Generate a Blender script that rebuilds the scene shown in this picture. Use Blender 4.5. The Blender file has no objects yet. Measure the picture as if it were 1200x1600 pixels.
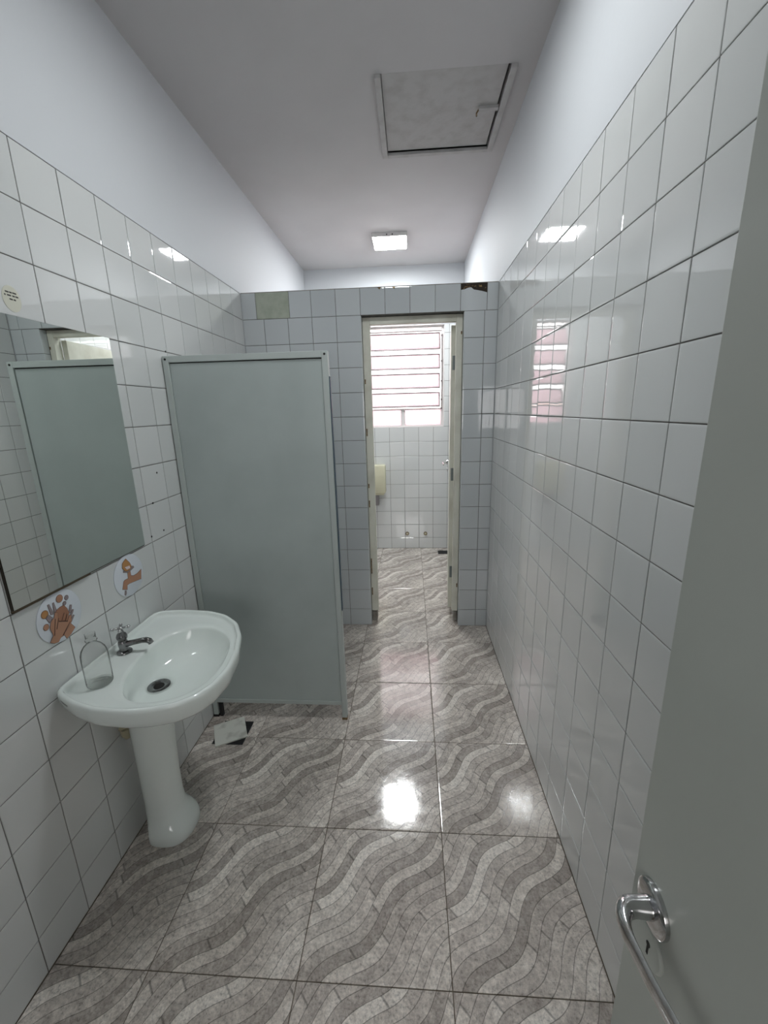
import bpy, bmesh, math, random
from mathutils import Vector, Matrix
random.seed(7)
C = bpy.context.scene.collection
scene = bpy.context.scene

# ------------------------------------------------------------------ camera
CAM = Vector((-0.5391, 0.0, 1.5654))
yaw, pitch, roll, FPX = -0.0695, -0.2435, -0.0258, 641.06
cyw, syw, cpt, spt = math.cos(yaw), math.sin(yaw), math.cos(pitch), math.sin(pitch)
fw = Vector((syw * cpt, cyw * cpt, spt)); rt = Vector((cyw, -syw, 0)); up = rt.cross(fw)
rt2 = math.cos(roll) * rt + math.sin(roll) * up
up2 = -math.sin(roll) * rt + math.cos(roll) * up
cd = bpy.data.cameras.new('camera'); cam = bpy.data.objects.new('camera', cd); C.objects.link(cam)
cam.matrix_world = Matrix(((rt2.x, up2.x, -fw.x, CAM.x), (rt2.y, up2.y, -fw.y, CAM.y), (rt2.z, up2.z, -fw.z, CAM.z), (0, 0, 0, 1)))
cd.sensor_fit = 'HORIZONTAL'; cd.sensor_width = 36; cd.lens = FPX * 36 / 1200; cd.clip_start = 0.02
scene.camera = cam

# ------------------------------------------------------------------ world and exposure
w = bpy.data.worlds.new('sky'); scene.world = w; w.use_nodes = True
wb = w.node_tree.nodes['Background']; wb.inputs[0].default_value = (1.0, 0.965, 0.96, 1); wb.inputs[1].default_value = 4.6
scene.view_settings.view_transform = 'Standard'; scene.view_settings.look = 'None'
scene.view_settings.gamma = 1; scene.view_settings.use_curve_mapping = False
scene.view_settings.exposure = 0.0
LAMP_NEAR = 52.0
LAMP_FAR = 105.0
LAMP_COL = (0.955, 0.99, 1.0)

# ------------------------------------------------------------------ dimensions
W = 1.606; D = 2.7785; D2 = 4.54; H = 2.95; NEAR = -0.36; TOP = 2.30
P = 0.155; Z0 = 0.1303; YR = 0.9162; YL = 0.927
XB = -1.4682; F = 0.4395; XF = -0.4373; YF = 0.7898
G = 0.0015     # half grout gap

# ------------------------------------------------------------------ materials
def mat(name, col=(.8, .8, .8), rough=.5, metal=0.0, bump=None, spec=None, mottle=None, coat=0.0):
    m = bpy.data.materials.new(name); m.use_nodes = True
    nt = m.node_tree; b = nt.nodes['Principled BSDF']
    b.inputs['Base Color'].default_value = (*col, 1); b.inputs['Roughness'].default_value = rough
    b.inputs['Metallic'].default_value = metal; b.inputs['Coat Weight'].default_value = coat
    if spec is not None: b.inputs['Specular IOR Level'].default_value = spec
    tc = nt.nodes.new('ShaderNodeTexCoord')
    if mottle:   # (scale, darker colour, lo, hi)
        sc, c2, lo, hi = mottle
        n = nt.nodes.new('ShaderNodeTexNoise'); n.inputs['Scale'].default_value = sc; n.inputs['Detail'].default_value = 6
        r = nt.nodes.new('ShaderNodeMapRange'); r.inputs[1].default_value = lo; r.inputs[2].default_value = hi
        mx = nt.nodes.new('ShaderNodeMix'); mx.data_type = 'RGBA'
        mx.inputs[6].default_value = (*col, 1); mx.inputs[7].default_value = (*c2, 1)
        nt.links.new(tc.outputs['Object'], n.inputs['Vector']); nt.links.new(n.outputs['Fac'], r.inputs[0])
        nt.links.new(r.outputs[0], mx.inputs[0]); nt.links.new(mx.outputs[2], b.inputs['Base Color'])
    if bump:     # list of (scale, strength, distance)
        prev = None
        for sc, st, di in bump:
            n = nt.nodes.new('ShaderNodeTexNoise'); n.inputs['Scale'].default_value = sc; n.inputs['Detail'].default_value = 2
            bp = nt.nodes.new('ShaderNodeBump'); bp.inputs['Strength'].default_value = st; bp.inputs['Distance'].default_value = di
            nt.links.new(tc.outputs['Object'], n.inputs['Vector']); nt.links.new(n.outputs['Fac'], bp.inputs['Height'])
            if prev: nt.links.new(prev.outputs[0], bp.inputs['Normal'])
            prev = bp
        nt.links.new(prev.outputs[0], b.inputs['Normal'])
    return m

def tile_mat(name, col, col2):
    m = mat(name, col, .035, bump=[(9, .35, .0012)], spec=1.0)
    nt = m.node_tree; b = nt.nodes['Principled BSDF']
    oi = nt.nodes.new('ShaderNodeObjectInfo'); mx = nt.nodes.new('ShaderNodeMix'); mx.data_type = 'RGBA'
    mx.inputs[6].default_value = (*col, 1); mx.inputs[7].default_value = (*col2, 1)
    nt.links.new(oi.outputs['Random'], mx.inputs[0]); nt.links.new(mx.outputs[2], b.inputs['Base Color'])
    # per tile offset of the glaze waviness
    tc = [n for n in nt.nodes if n.type == 'TEX_COORD'][0]; no = [n for n in nt.nodes if n.type == 'TEX_NOISE'][0]
    va = nt.nodes.new('ShaderNodeVectorMath'); va.operation = 'ADD'; sc = nt.nodes.new('ShaderNodeMath'); sc.operation = 'MULTIPLY'
    sc.inputs[1].default_value = 57.0
    nt.links.new(oi.outputs['Random'], sc.inputs[0]); nt.links.new(tc.outputs['Object'], va.inputs[0]); nt.links.new(sc.outputs[0], va.inputs[1])
    nt.links.new(va.outputs[0], no.inputs['Vector'])
    return m

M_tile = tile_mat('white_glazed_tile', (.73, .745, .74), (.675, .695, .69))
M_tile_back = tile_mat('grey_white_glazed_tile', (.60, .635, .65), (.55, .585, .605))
M_grout = mat('grey_grout', (.12, .11, .105), .9, mottle=(20, (.21, .20, .185), .35, .7))
M_dirtgrout = mat('brown_grout', (.10, .075, .05), .9, mottle=(25, (.2, .17, .14), .4, .7))
M_plaster = mat('white_wall_paint', (.63, .65, .675), .6, bump=[(30, .12, .004), (4, .2, .01)])
M_ceil = mat('white_ceiling_paint', (.58, .572, .575), .8, bump=[(25, .12, .004)], mottle=(2.5, (.55, .542, .545), .4, .7))
M_hatch = mat('stained_hatch_paint', (.52, .515, .51), .8, bump=[(40, .25, .004)], mottle=(14, (.43, .42, .41), .45, .75))
M_dark = mat('dark_gap', (.015, .014, .013), .9)
M_porc = mat('white_porcelain', (.87, .93, .90), .10, coat=.3, mottle=(7, (.83, .90, .865), .4, .8))
M_chrome = mat('worn_chrome', (.62, .62, .63), .12, 1.0, mottle=(60, (.35, .33, .30), .5, .75))
M_chrome_dark = mat('tarnished_chrome', (.26, .26, .265), .22, 1.0, mottle=(50, (.12, .115, .11), .45, .65))
M_panel = mat('grey_green_panel_paint', (.46, .52, .51), .38, bump=[(3, .12, .01), (60, .05, .002)], mottle=(3, (.41, .465, .455), .4, .7))
M_pframe = mat('grey_green_frame_paint', (.48, .53, .515), .4)
M_navy = mat('dark_blue_edge', (.02, .06, .10), .4)
M_door = mat('grey_green_door_paint', (.42, .445, .41), .36, bump=[(2.2, .18, .02), (45, .08, .002)], mottle=(3, (.395, .42, .385), .4, .7))
M_doorw = mat('dirty_cream_paint', (.74, .74, .65), .45, mottle=(6, (.56, .55, .46), .45, .75))
M_rust = mat('rust_brown', (.10, .06, .03), .9, mottle=(40, (.28, .19, .09), .4, .65))
M_hinge = mat('grey_hinge', (.22, .25, .25), .4, .6)
M_mirror = mat('mirror_glass', (.80, .84, .81), .0, 1.0)
M_bottle_ink = mat('label_ink', (.05, .05, .045), .7)
M_paper = mat('cream_sticker', (.66, .66, .56), .6)
M_vinyl = mat('white_vinyl', (.72, .76, .82), .3)
M_skin = mat('printed_skin_tone', (.46, .24, .15), .5)
M_skin2 = mat('printed_dark_skin_tone', (.36, .17, .10), .5)
M_brownink = mat('printed_brown_outline', (.11, .05, .035), .5)
M_finger = mat('printed_grey_mauve', (.30, .25, .26), .5)
M_orange = mat('printed_orange', (.50, .25, .09), .5)
M_pinkw = mat('printed_pale_pink', (.78, .66, .66), .5)
M_white = mat('white_metal_paint', (.74, .72, .71), .4)
M_wframe = mat('beige_window_paint', (.20, .17, .17), .5)
M_crate = mat('concrete', (.32, .30, .27), .9, mottle=(20, (.2, .185, .16), .4, .7), bump=[(30, .5, .006)])
M_olive = mat('olive_mortar', (.45, .49, .41), .8, mottle=(18, (.37, .41, .33), .4, .7), bump=[(50, .4, .003)])
M_cream = mat('cream_plastic', (.66, .64, .47), .25)
M_black = mat('black_grate', (.012, .012, .013), .5)
M_pvc = mat('beige_plastic', (.42, .38, .26), .5)
M_ext = mat('pink_render', (.75, .52, .48), .9)
M_corr = mat('added_corridor_paint', (.55, .55, .52), .8)

def glassy():
    m = bpy.data.materials.new('clear_bottle_plastic'); m.use_nodes = True; nt = m.node_tree
    for n in list(nt.nodes): nt.nodes.remove(n)
    o = nt.nodes.new('ShaderNodeOutputMaterial'); t = nt.nodes.new('ShaderNodeBsdfTransparent'); t.inputs[0].default_value = (.975, .98, .975, 1)
    g = nt.nodes.new('ShaderNodeBsdfGlossy'); g.inputs['Roughness'].default_value = .06
    lw = nt.nodes.new('ShaderNodeLayerWeight'); lw.inputs[0].default_value = .09
    d = nt.nodes.new('ShaderNodeBsdfDiffuse'); d.inputs[0].default_value = (.6, .62, .6, 1)
    m1 = nt.nodes.new('ShaderNodeMixShader'); m2 = nt.nodes.new('ShaderNodeMixShader'); m2.inputs[0].default_value = .10
    nt.links.new(lw.outputs['Fresnel'], m1.inputs[0]); nt.links.new(t.outputs[0], m1.inputs[1]); nt.links.new(g.outputs[0], m1.inputs[2])
    nt.links.new(m1.outputs[0], m2.inputs[1]); nt.links.new(d.outputs[0], m2.inputs[2]); nt.links.new(m2.outputs[0], o.inputs[0])
    return m
M_clear = glassy()

def pane_mat():
    m = bpy.data.materials.new('frosted_pane'); m.use_nodes = True; nt = m.node_tree
    for n in list(nt.nodes): nt.nodes.remove(n)
    o = nt.nodes.new('ShaderNodeOutputMaterial'); t = nt.nodes.new('ShaderNodeBsdfTranslucent')
    g = nt.nodes.new('ShaderNodeBsdfGlossy'); g.inputs['Roughness'].default_value = .25; g.inputs[0].default_value = (.8, .8, .8, 1)
    tc = nt.nodes.new('ShaderNodeTexCoord'); n = nt.nodes.new('ShaderNodeTexNoise'); n.inputs['Scale'].default_value = 90; n.inputs['Detail'].default_value = 4
    mr = nt.nodes.new('ShaderNodeMapRange'); mr.inputs[1].default_value = .5; mr.inputs[2].default_value = .75
    mx = nt.nodes.new('ShaderNodeMix'); mx.data_type = 'RGBA'; mx.inputs[6].default_value = (.72, .635, .665, 1); mx.inputs[7].default_value = (.50, .43, .45, 1)
    nt.links.new(tc.outputs['Object'], n.inputs['Vector']); nt.links.new(n.outputs['Fac'], mr.inputs[0]); nt.links.new(mr.outputs[0], mx.inputs[0])
    nt.links.new(mx.outputs[2], t.inputs[0])
    ms = nt.nodes.new('ShaderNodeMixShader'); ms.inputs[0].default_value = .0
    nt.links.new(t.outputs[0], ms.inputs[1]); nt.links.new(g.outputs[0], ms.inputs[2]); nt.links.new(ms.outputs[0], o.inputs[0])
    return m
M_pane = pane_mat()

def emis(name, col, st):
    m = bpy.data.materials.new(name); m.use_nodes = True; b = m.node_tree.nodes['Principled BSDF']
    b.inputs['Emission Color'].default_value = (*col, 1); b.inputs['Emission Strength'].default_value = st
    b.inputs['Base Color'].default_value = (.8, .8, .8, 1)
    return m
M_lamp_near = emis('lamp_diffuser_near', LAMP_COL, LAMP_NEAR)
M_lamp_far = emis('lamp_diffuser_far', LAMP_COL, LAMP_FAR)

def floor_mat():
    m = bpy.data.materials.new('wave_print_floor_tile'); m.use_nodes = True; nt = m.node_tree; L = nt.links; N = nt.nodes
    b = N['Principled BSDF']; b.inputs['Specular IOR Level'].default_value = 1.0; uv = N.new('ShaderNodeUVMap'); uv.uv_map = 'UVMap'
    sep = N.new('ShaderNodeSeparateXYZ'); L.new(uv.outputs[0], sep.inputs[0])
    def mth(op, a, c=None, d=None):
        n = N.new('ShaderNodeMath'); n.operation = op
        for i, x in enumerate((a, c, d)):
            if x is None: continue
            if isinstance(x, (int, float)): n.inputs[i].default_value = x
            else: L.new(x, n.inputs[i])
        return n.outputs[0]
    u, v = sep.outputs[0], sep.outputs[1]
    nz = N.new('ShaderNodeTexNoise'); nz.inputs['Scale'].default_value = 3.0; nz.inputs['Detail'].default_value = 1; L.new(uv.outputs[0], nz.inputs['Vector'])
    dist = mth('MULTIPLY', mth('SUBTRACT', nz.outputs['Fac'], .5), .03)
    s = mth('MULTIPLY', mth('ADD', u, v), .70711); d = mth('MULTIPLY', mth('SUBTRACT', v, u), .70711)
    wav = mth('MULTIPLY', mth('COSINE', mth('MULTIPLY', mth('SUBTRACT', s, .13), 2 * math.pi / .70711)), .045)
    t = mth('DIVIDE', mth('ADD', mth('SUBTRACT', d, wav), dist), .70711 / 9)
    idx = mth('FLOOR', t); fr = mth('SUBTRACT', t, idx)
    wn = N.new('ShaderNodeTexWhiteNoise'); wn.noise_dimensions = '1D'; L.new(idx, wn.inputs['W'])
    sg = mth('ADD', mth('DIVIDE', s, .74), mth('MULTIPLY', wn.outputs['Value'], 7.0))
    sidx = mth('FLOOR', sg); sfr = mth('SUBTRACT', sg, sidx)
    wn2 = N.new('ShaderNodeTexWhiteNoise'); wn2.noise_dimensions = '2D'
    cb = N.new('ShaderNodeCombineXYZ'); L.new(idx, cb.inputs[0]); L.new(sidx, cb.inputs[1]); L.new(cb.outputs[0], wn2.inputs['Vector'])
    # tone: alternating dark/light bands with random variation
    alt = mth('MODULO', mth('ADD', idx, 40), 2.0)
    tone = mth('ADD', mth('ADD', mth('MULTIPLY', alt, .20), mth('MULTIPLY', wn.outputs['Value'], .38)), mth('MULTIPLY', wn2.outputs['Value'], .42))
    oi = N.new('ShaderNodeObjectInfo')
    va = N.new('ShaderNodeVectorMath'); va.operation = 'ADD'; L.new(uv.outputs[0], va.inputs[0])
    L.new(mth('MULTIPLY', oi.outputs['Random'], 31.0), va.inputs[1])
    g1 = N.new('ShaderNodeTexNoise'); g1.inputs['Scale'].default_value = 13; g1.inputs['Detail'].default_value = 6; g1.inputs['Roughness'].default_value = .65; L.new(va.outputs[0], g1.inputs['Vector'])
    g2 = N.new('ShaderNodeTexNoise'); g2.inputs['Scale'].default_value = 55; g2.inputs['Detail'].default_value = 4; g2.inputs['Roughness'].default_value = .7; L.new(va.outputs[0], g2.inputs['Vector'])
    tone = mth('ADD', tone, mth('MULTIPLY', mth('SUBTRACT', g1.outputs['Fac'], .5), 1.35))
    cr = N.new('ShaderNodeValToRGB'); e = cr.color_ramp.elements
    e[0].position = .12; e[0].color = (.36, .318, .285, 1); e[1].position = .95; e[1].color = (.80, .75, .69, 1)
    x = cr.color_ramp.elements.new(.4); x.color = (.49, .44, .40, 1)
    x = cr.color_ramp.elements.new(.68); x.color = (.65, .595, .54, 1)
    L.new(tone, cr.inputs[0])
    sp = mth('MULTIPLY_ADD', mth('SUBTRACT', g2.outputs['Fac'], .5), 1.5, 1.0)
    pit = N.new('ShaderNodeMapRange'); pit.inputs[1].default_value = .34; pit.inputs[2].default_value = .42; pit.inputs[3].default_value = .80; pit.inputs[4].default_value = 1.0
    L.new(g2.outputs['Fac'], pit.inputs[0])
    # contour lines
    e1 = mth('MINIMUM', fr, mth('SUBTRACT', 1.0, fr))
    l1 = N.new('ShaderNodeMapRange'); l1.inputs[1].default_value = .012; l1.inputs[2].default_value = .045; l1.inputs[3].default_value = .42; l1.inputs[4].default_value = 1.0; L.new(e1, l1.inputs[0])
    l2 = N.new('ShaderNodeMapRange'); l2.inputs[1].default_value = .004; l2.inputs[2].default_value = .012; l2.inputs[3].default_value = .55; l2.inputs[4].default_value = 1.0
    L.new(mth('MINIMUM', sfr, mth('SUBTRACT', 1.0, sfr)), l2.inputs[0])
    k = mth('MULTIPLY', mth('MULTIPLY', sp, pit.outputs[0]), mth('MULTIPLY', l1.outputs[0], l2.outputs[0]))
    mul = N.new('ShaderNodeMix'); mul.data_type = 'RGBA'; mul.blend_type = 'MULTIPLY'; mul.inputs[0].default_value = 1
    L.new(cr.outputs[0], mul.inputs[6]); cc = N.new('ShaderNodeCombineXYZ')
    for i in range(3): L.new(k, cc.inputs[i])
    L.new(cc.outputs[0], mul.inputs[7]); L.new(mul.outputs[2], b.inputs['Base Color'])
    rr = N.new('ShaderNodeMapRange'); rr.inputs[1].default_value = .35; rr.inputs[2].default_value = .7; rr.inputs[3].default_value = .06; rr.inputs[4].default_value = .13
    L.new(g1.outputs['Fac'], rr.inputs[0]); L.new(rr.outputs[0], b.inputs['Roughness'])
    bp = N.new('ShaderNodeBump'); bp.inputs['Strength'].default_value = .25; bp.inputs['Distance'].default_value = .001
    L.new(g1.outputs['Fac'], bp.inputs['Height']); L.new(bp.outputs[0], b.inputs['Normal'])
    return m
M_floor = floor_mat()

# ------------------------------------------------------------------ builders
ORG = {}
def link(name, me, world, parent=None):
    o = bpy.data.objects.new(name, me); C.objects.link(o)
    ORG[o.name] = Vector(world)
    if parent is not None:
        o.parent = parent; o.location = Vector(world) - ORG[parent.name]
    else: o.location = world
    return o
def obj(name, bm, m, parent=None, smooth=False, base=False):
    """one mesh from world-space geometry; origin at its centre (or the centre of its base)"""
    vs = [v.co for v in bm.verts]
    lo = Vector([min(v[i] for v in vs) for i in range(3)]); hi = Vector([max(v[i] for v in vs) for i in range(3)])
    c = (lo + hi) / 2
    if base: c.z = lo.z
    bmesh.ops.translate(bm, verts=bm.verts, vec=-c)
    bmesh.ops.recalc_face_normals(bm, faces=bm.faces)
    me = bpy.data.meshes.new(name); bm.to_mesh(me); bm.free()
    for mm in (m if isinstance(m, (list, tuple)) else [m]): me.materials.append(mm)
    if smooth:
        for p in me.polygons: p.use_smooth = True
        if smooth != 'all':
            me.set_sharp_from_angle(angle=math.radians(smooth if smooth is not True else 40))
    return link(name, me, c, parent)
def empty(name, loc):
    o = bpy.data.objects.new(name, None); C.objects.link(o); o.location = loc; o.empty_display_size = .05
    ORG[o.name] = Vector(loc); return o
def tag(o, label, cat, group=None):
    o['label'] = label; o['category'] = cat
    if group: o['group'] = group
    return o
def struct(o, label=None):
    o['kind'] = 'structure'
    if label: o['label'] = label
    return o
def BM(): return bmesh.new()
def box(bm, x0, x1, y0, y1, z0, z1, bev=0.0, rot=None, piv=None):
    vs = [bm.verts.new((x, y, z)) for z in (z0, z1) for y in (y0, y1) for x in (x0, x1)]
    fs = [bm.faces.new([vs[i] for i in f]) for f in ((0, 2, 3, 1), (4, 5, 7, 6), (0, 1, 5, 4), (1, 3, 7, 5), (3, 2, 6, 7), (2, 0, 4, 6))]
    if bev:
        es = list({e for f in fs for e in f.edges})
        r = bmesh.ops.bevel(bm, geom=es, offset=bev, segments=2, affect='EDGES', profile=.5)
        vs = list({v for f in r['faces'] for v in f.verts} | {v for v in vs if v.is_valid})
    if rot is not None:
        bmesh.ops.rotate(bm, verts=vs, cent=piv or (0, 0, 0), matrix=rot)
    return vs
def frame_axes(n):
    n = Vector(n).normalized(); a = Vector((0, 0, 1)) if abs(n.z) < .9 else Vector((1, 0, 0))
    u = a.cross(n).normalized(); return u, n.cross(u), n
def tube(bm, pts, rads, seg=16, flat=1.0, flatdir=None, cap=True):
    """swept tube along points; radii per point; flat scales one cross axis"""
    pts = [Vector(p) for p in pts]; rings = []
    if not isinstance(rads, (list, tuple)): rads = [rads] * len(pts)
    pu = None
    for i, p in enumerate(pts):
        t = (pts[min(i + 1, len(pts) - 1)] - pts[max(i - 1, 0)]).normalized()
        if flatdir is not None: u = (Vector(flatdir) - t * Vector(flatdir).dot(t)).normalized()
        elif pu is None: u = frame_axes(t)[0]
        else: u = (pu - t * pu.dot(t)).normalized()
        pu = u; v = t.cross(u)
        fl = flat[i] if isinstance(flat, (list, tuple)) else flat
        rings.append([bm.verts.new(p + rads[i] * (math.cos(a) * u * fl + math.sin(a) * v)) for a in [2 * math.pi * k / seg for k in range(seg)]])
    for a, b in zip(rings, rings[1:]):
        for k in range(seg): bm.faces.new((a[k], a[(k + 1) % seg], b[(k + 1) % seg], b[k]))
    if cap:
        bm.faces.new(rings[0][::-1]); bm.faces.new(rings[-1])
def lathe(bm, c, prof, axis=(0, 0, 1), seg=24, sx=1.0, cap=True):
    """prof: (radius, distance along the axis)"""
    u, v, n = frame_axes(axis); c = Vector(c); rings = []
    for r, h in prof:
        rings.append([bm.verts.new(c + n * h + r * (math.cos(a) * u * sx + math.sin(a) * v)) for a in [2 * math.pi * k / seg for k in range(seg)]])
    for a, b in zip(rings, rings[1:]):
        for k in range(seg): bm.faces.new((a[k], a[(k + 1) % seg], b[(k + 1) % seg], b[k]))
    if cap:
        if prof[0][0] > 1e-5: bm.faces.new(rings[0][::-1])
        if prof[-1][0] > 1e-5: bm.faces.new(rings[-1])
def poly_plate(bm, pts, off):
    """closed polygon of world points extruded by the vector off"""
    a = [bm.verts.new(p) for p in pts]; b = [bm.verts.new(Vector(p) + Vector(off)) for p in pts]
    bm.faces.new(a); bm.faces.new(b[::-1]); n = len(pts)
    for i in range(n): bm.faces.new((a[i], a[(i + 1) % n], b[(i + 1) % n], b[i]))

# tiles -----------------------------------------------------------
TH = 0.006
mesh_cache = {}
def tile_mesh(w_, h_, m, uvr=None, pill=(0.0045, 0.00028, 0.0011, 0.0009)):
    key = (round(w_, 4), round(h_, 4), m.name, uvr and tuple(round(x, 3) for x in uvr))
    if key in mesh_cache: return mesh_cache[key]
    a, da, b_, db = pill
    rings = []
    vs = []; fs = []
    for inset, z in ((a, 0), (b_, -da), (0, -db), (0, -TH)):
        base = len(vs)
        for sx, sy in ((-1, -1), (1, -1), (1, 1), (-1, 1)):
            vs.append((sx * (w_ / 2 - inset), sy * (h_ / 2 - inset), z))
        rings.append(base)
    fs.append((0, 1, 2, 3))
    for r0, r1 in zip(rings, rings[1:]):
        for k in range(4):
            k2 = (k + 1) % 4; fs.append((r1 + k, r1 + k2, r0 + k2, r0 + k))
    me = bpy.data.meshes.new('tile'); me.from_pydata(vs, [], fs); me.materials.append(m)
    if uvr:
        ul = me.uv_layers.new(name='UVMap'); u0, v0, u1, v1 = uvr
        for lp in me.loops:
            x, y, _ = vs[lp.vertex_index]
            ul.data[lp.index].uv = (u0 + (x / w_ + .5) * (u1 - u0), v0 + (y / h_ + .5) * (v1 - v0))
    mesh_cache[key] = me; return me
def put_tile(parent, name, axes, a0, a1, b0, b1, m, uvr=None, tilt=.0014, gap=G):
    """axes = (origin, A, B, N); the tile covers a0..a1 along A and b0..b1 along B, its face on the plane"""
    o0, A, B, N = axes; w_ = a1 - a0 - 2 * gap; h_ = b1 - b0 - 2 * gap
    if w_ < .004 or h_ < .004: return None
    me = tile_mesh(w_, h_, m, uvr)
    o = bpy.data.objects.new(name, me); C.objects.link(o)
    c = o0 + A * (a0 + a1) / 2 + B * (b0 + b1) / 2
    R = Matrix((A, B, N)).transposed()
    R = R @ Matrix.Rotation(random.gauss(0, tilt), 3, 'X') @ Matrix.Rotation(random.gauss(0, tilt), 3, 'Y')
    M = R.to_4x4(); M.translation = c + N * random.uniform(-.0002, .0002) - ORG[parent.name]
    o.parent = parent; o.matrix_basis = M
    return o
X_, Y_, Z_ = Vector((1, 0, 0)), Vector((0, 1, 0)), Vector((0, 0, 1))
AX_R = (Vector((0, 0, 0)), -Y_, Z_, -X_)       # right wall: A runs toward the camera
AX_L = (Vector((-W, 0, 0)), Y_, Z_, X_)
AX_B = (Vector((0, D, 0)), X_, Z_, -Y_)
AX_F = (Vector((0, D2, 0)), X_, Z_, -Y_)
AX_FL = (Vector((0, 0, 0)), X_, Y_, Z_)
def rows(): return [(0.0, Z0)] + [(Z0 + j * P, Z0 + (j + 1) * P) for j in range(14)]

# ------------------------------------------------------------------ structure: floor
bm = BM(); box(bm, -W - .12, .12, NEAR - 1.3, D2 + .15, -.10, -.0025); floor = struct(obj('floor', bm, M_dirtgrout), 'floor of square tiles printed with grey wavy bands')
nx = [(-W, XF - 2 * F), (XF - 2 * F, XF - F), (XF - F, XF), (XF, 0.0)]
for i, (x0, x1) in enumerate(nx):
    for r in range(-3, 9):
        y0, y1 = YF + r * F, YF + (r + 1) * F
        ya, yb = max(y0, NEAR), min(y1, D2)
        if yb - ya < .01: continue
        cells = [(x0, x1, ya, yb)]
        if i == 0:   # cut round the floor drain at the left wall
            dx0, dx1, dy0, dy1 = -1.528, -1.373, 1.618, 1.772
            if ya < dy1 and yb > dy0:
                cells = []
                if ya < dy0: cells.append((x0, x1, ya, dy0))
                if yb > dy1: cells.append((x0, x1, dy1, yb))
                m0, m1 = max(ya, dy0), min(yb, dy1)
                cells += [(x0, dx0, m0, m1), (dx1, x1, m0, m1)]
        for cx0, cx1, cy0, cy1 in cells:
            bx = nx[i][1] - F
            uvr = ((cx0 - bx) / F, (cy0 - y0) / F, (cx1 - bx) / F, (cy1 - y0) / F)
            edge = .0014 if len(cells) == 1 else .0005
            o = put_tile(floor, 'floor_tile', AX_FL, cx0, cx1, cy0, cy1, M_floor, uvr, tilt=.0008, gap=edge)

# ------------------------------------------------------------------ structure: walls
def wall_box(name, label, x0, x1, y0, y1, z0=0, z1=H, m=M_grout):
    bm = BM(); box(bm, x0, x1, y0, y1, z0, z1); return struct(obj(name, bm, m), label)
T = .0028   # how far the grout lies behind the tile faces
wr = wall_box('wall_right', 'long right wall tiled white up to door height, painted white above', T, .15, NEAR, D)
bm = BM(); box(bm, -.0006, .02, NEAR, D + .13, TOP + .001, H); obj('plaster_band', bm, M_plaster, wr)
i0 = int(math.floor((NEAR - YR) / P))
for i in range(i0, 13):
    ya, yb = max(YR + i * P, NEAR), min(YR + (i + 1) * P, D)
    for z0, z1 in rows():
        put_tile(wr, 'wall_tile', AX_R, -yb, -ya, z0, z1, M_tile)
wl = wall_box('wall_left', 'long left wall tiled white up to door height, painted white above', -W - .15, -W - T, NEAR, D)
bm = BM(); box(bm, -W - .02, -W + .0006, NEAR, D + .13, TOP + .001, H); obj('plaster_band', bm, M_plaster, wl)
for i in range(i0, 13):
    ya, yb = max(YL + i * P, NEAR), min(YL + (i + 1) * P, D)
    for z0, z1 in rows():
        put_tile(wl, 'wall_tile', AX_L, ya, yb, z0, z1, M_tile)
# small screw holes left in the tiles
bm = BM()
for y, z in ((1.845, 1.837), (1.59, 1.216), (1.633, 1.087), (1.547, 1.085), (1.648, 1.334)):
    lathe(bm, (-W - .001, y, z), [(.0001, 0), (.0042, 0), (.0042, .0018), (.0001, .0018)], X_, 10)
o = obj('screw_hole', bm, M_dark, wl); o['kind'] = 'stuff'

# partition wall between the two rooms, with its doorway
DX0, DX1, DZ = -.846, -.205, 2.143; WT = .13
bm = BM()
box(bm, -W, DX0 - .003, D + T, D + WT, 0, TOP); box(bm, DX1 + .003, 0, D + T, D + WT, 0, TOP); box(bm, DX0 - .003, DX1 + .003, D + T, D + WT, DZ + .003, TOP)
wback = struct(obj('wall_back', bm, M_grout), 'low cross wall of blue-grey white tiles, open above, with a doorway')
bm = BM(); box(bm, -W + .001, -.001, D + .004, D + WT, TOP - .0005, TOP + .004); obj('wall_cap', bm, M_crate, wback)
bm = BM()
box(bm, -W + .001, DX0 - .002, D + WT, D + WT + .008, .001, TOP); box(bm, DX1 + .002, -.001, D + WT, D + WT + .008, .001, TOP); box(bm, DX0 - .002, DX1 + .002, D + WT, D + WT + .008, DZ + .002, TOP)
obj('rear_render', bm, M_plaster, wback)
cols = [(-W, XB)] + [(XB + i * P, XB + (i + 1) * P) for i in range(9)]
cols = [c for c in cols if c[1] < 0.0] + [(cols[-1][0] if cols[-1][1] > 0 else cols[-1][1], 0.0)]
RX = -.0799
for ri, (z0, z1) in enumerate(rows()):
    if ri < 14:
        lst = [(a, min(b, DX0)) for a, b in cols if a < DX0 - .01] + [(DX1, RX), (RX, 0.0)]
        lst = [(a, (DX0 if abs(b - DX0) < .02 else b)) for a, b in lst]
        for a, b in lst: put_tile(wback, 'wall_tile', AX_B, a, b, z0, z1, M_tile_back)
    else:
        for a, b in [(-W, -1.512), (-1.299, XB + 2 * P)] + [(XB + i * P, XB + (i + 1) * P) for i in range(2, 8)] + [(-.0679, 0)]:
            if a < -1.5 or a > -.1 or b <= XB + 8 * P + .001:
                put_tile(wback, 'wall_tile', AX_B, a, b, z0, z1, M_tile_back)
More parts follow.
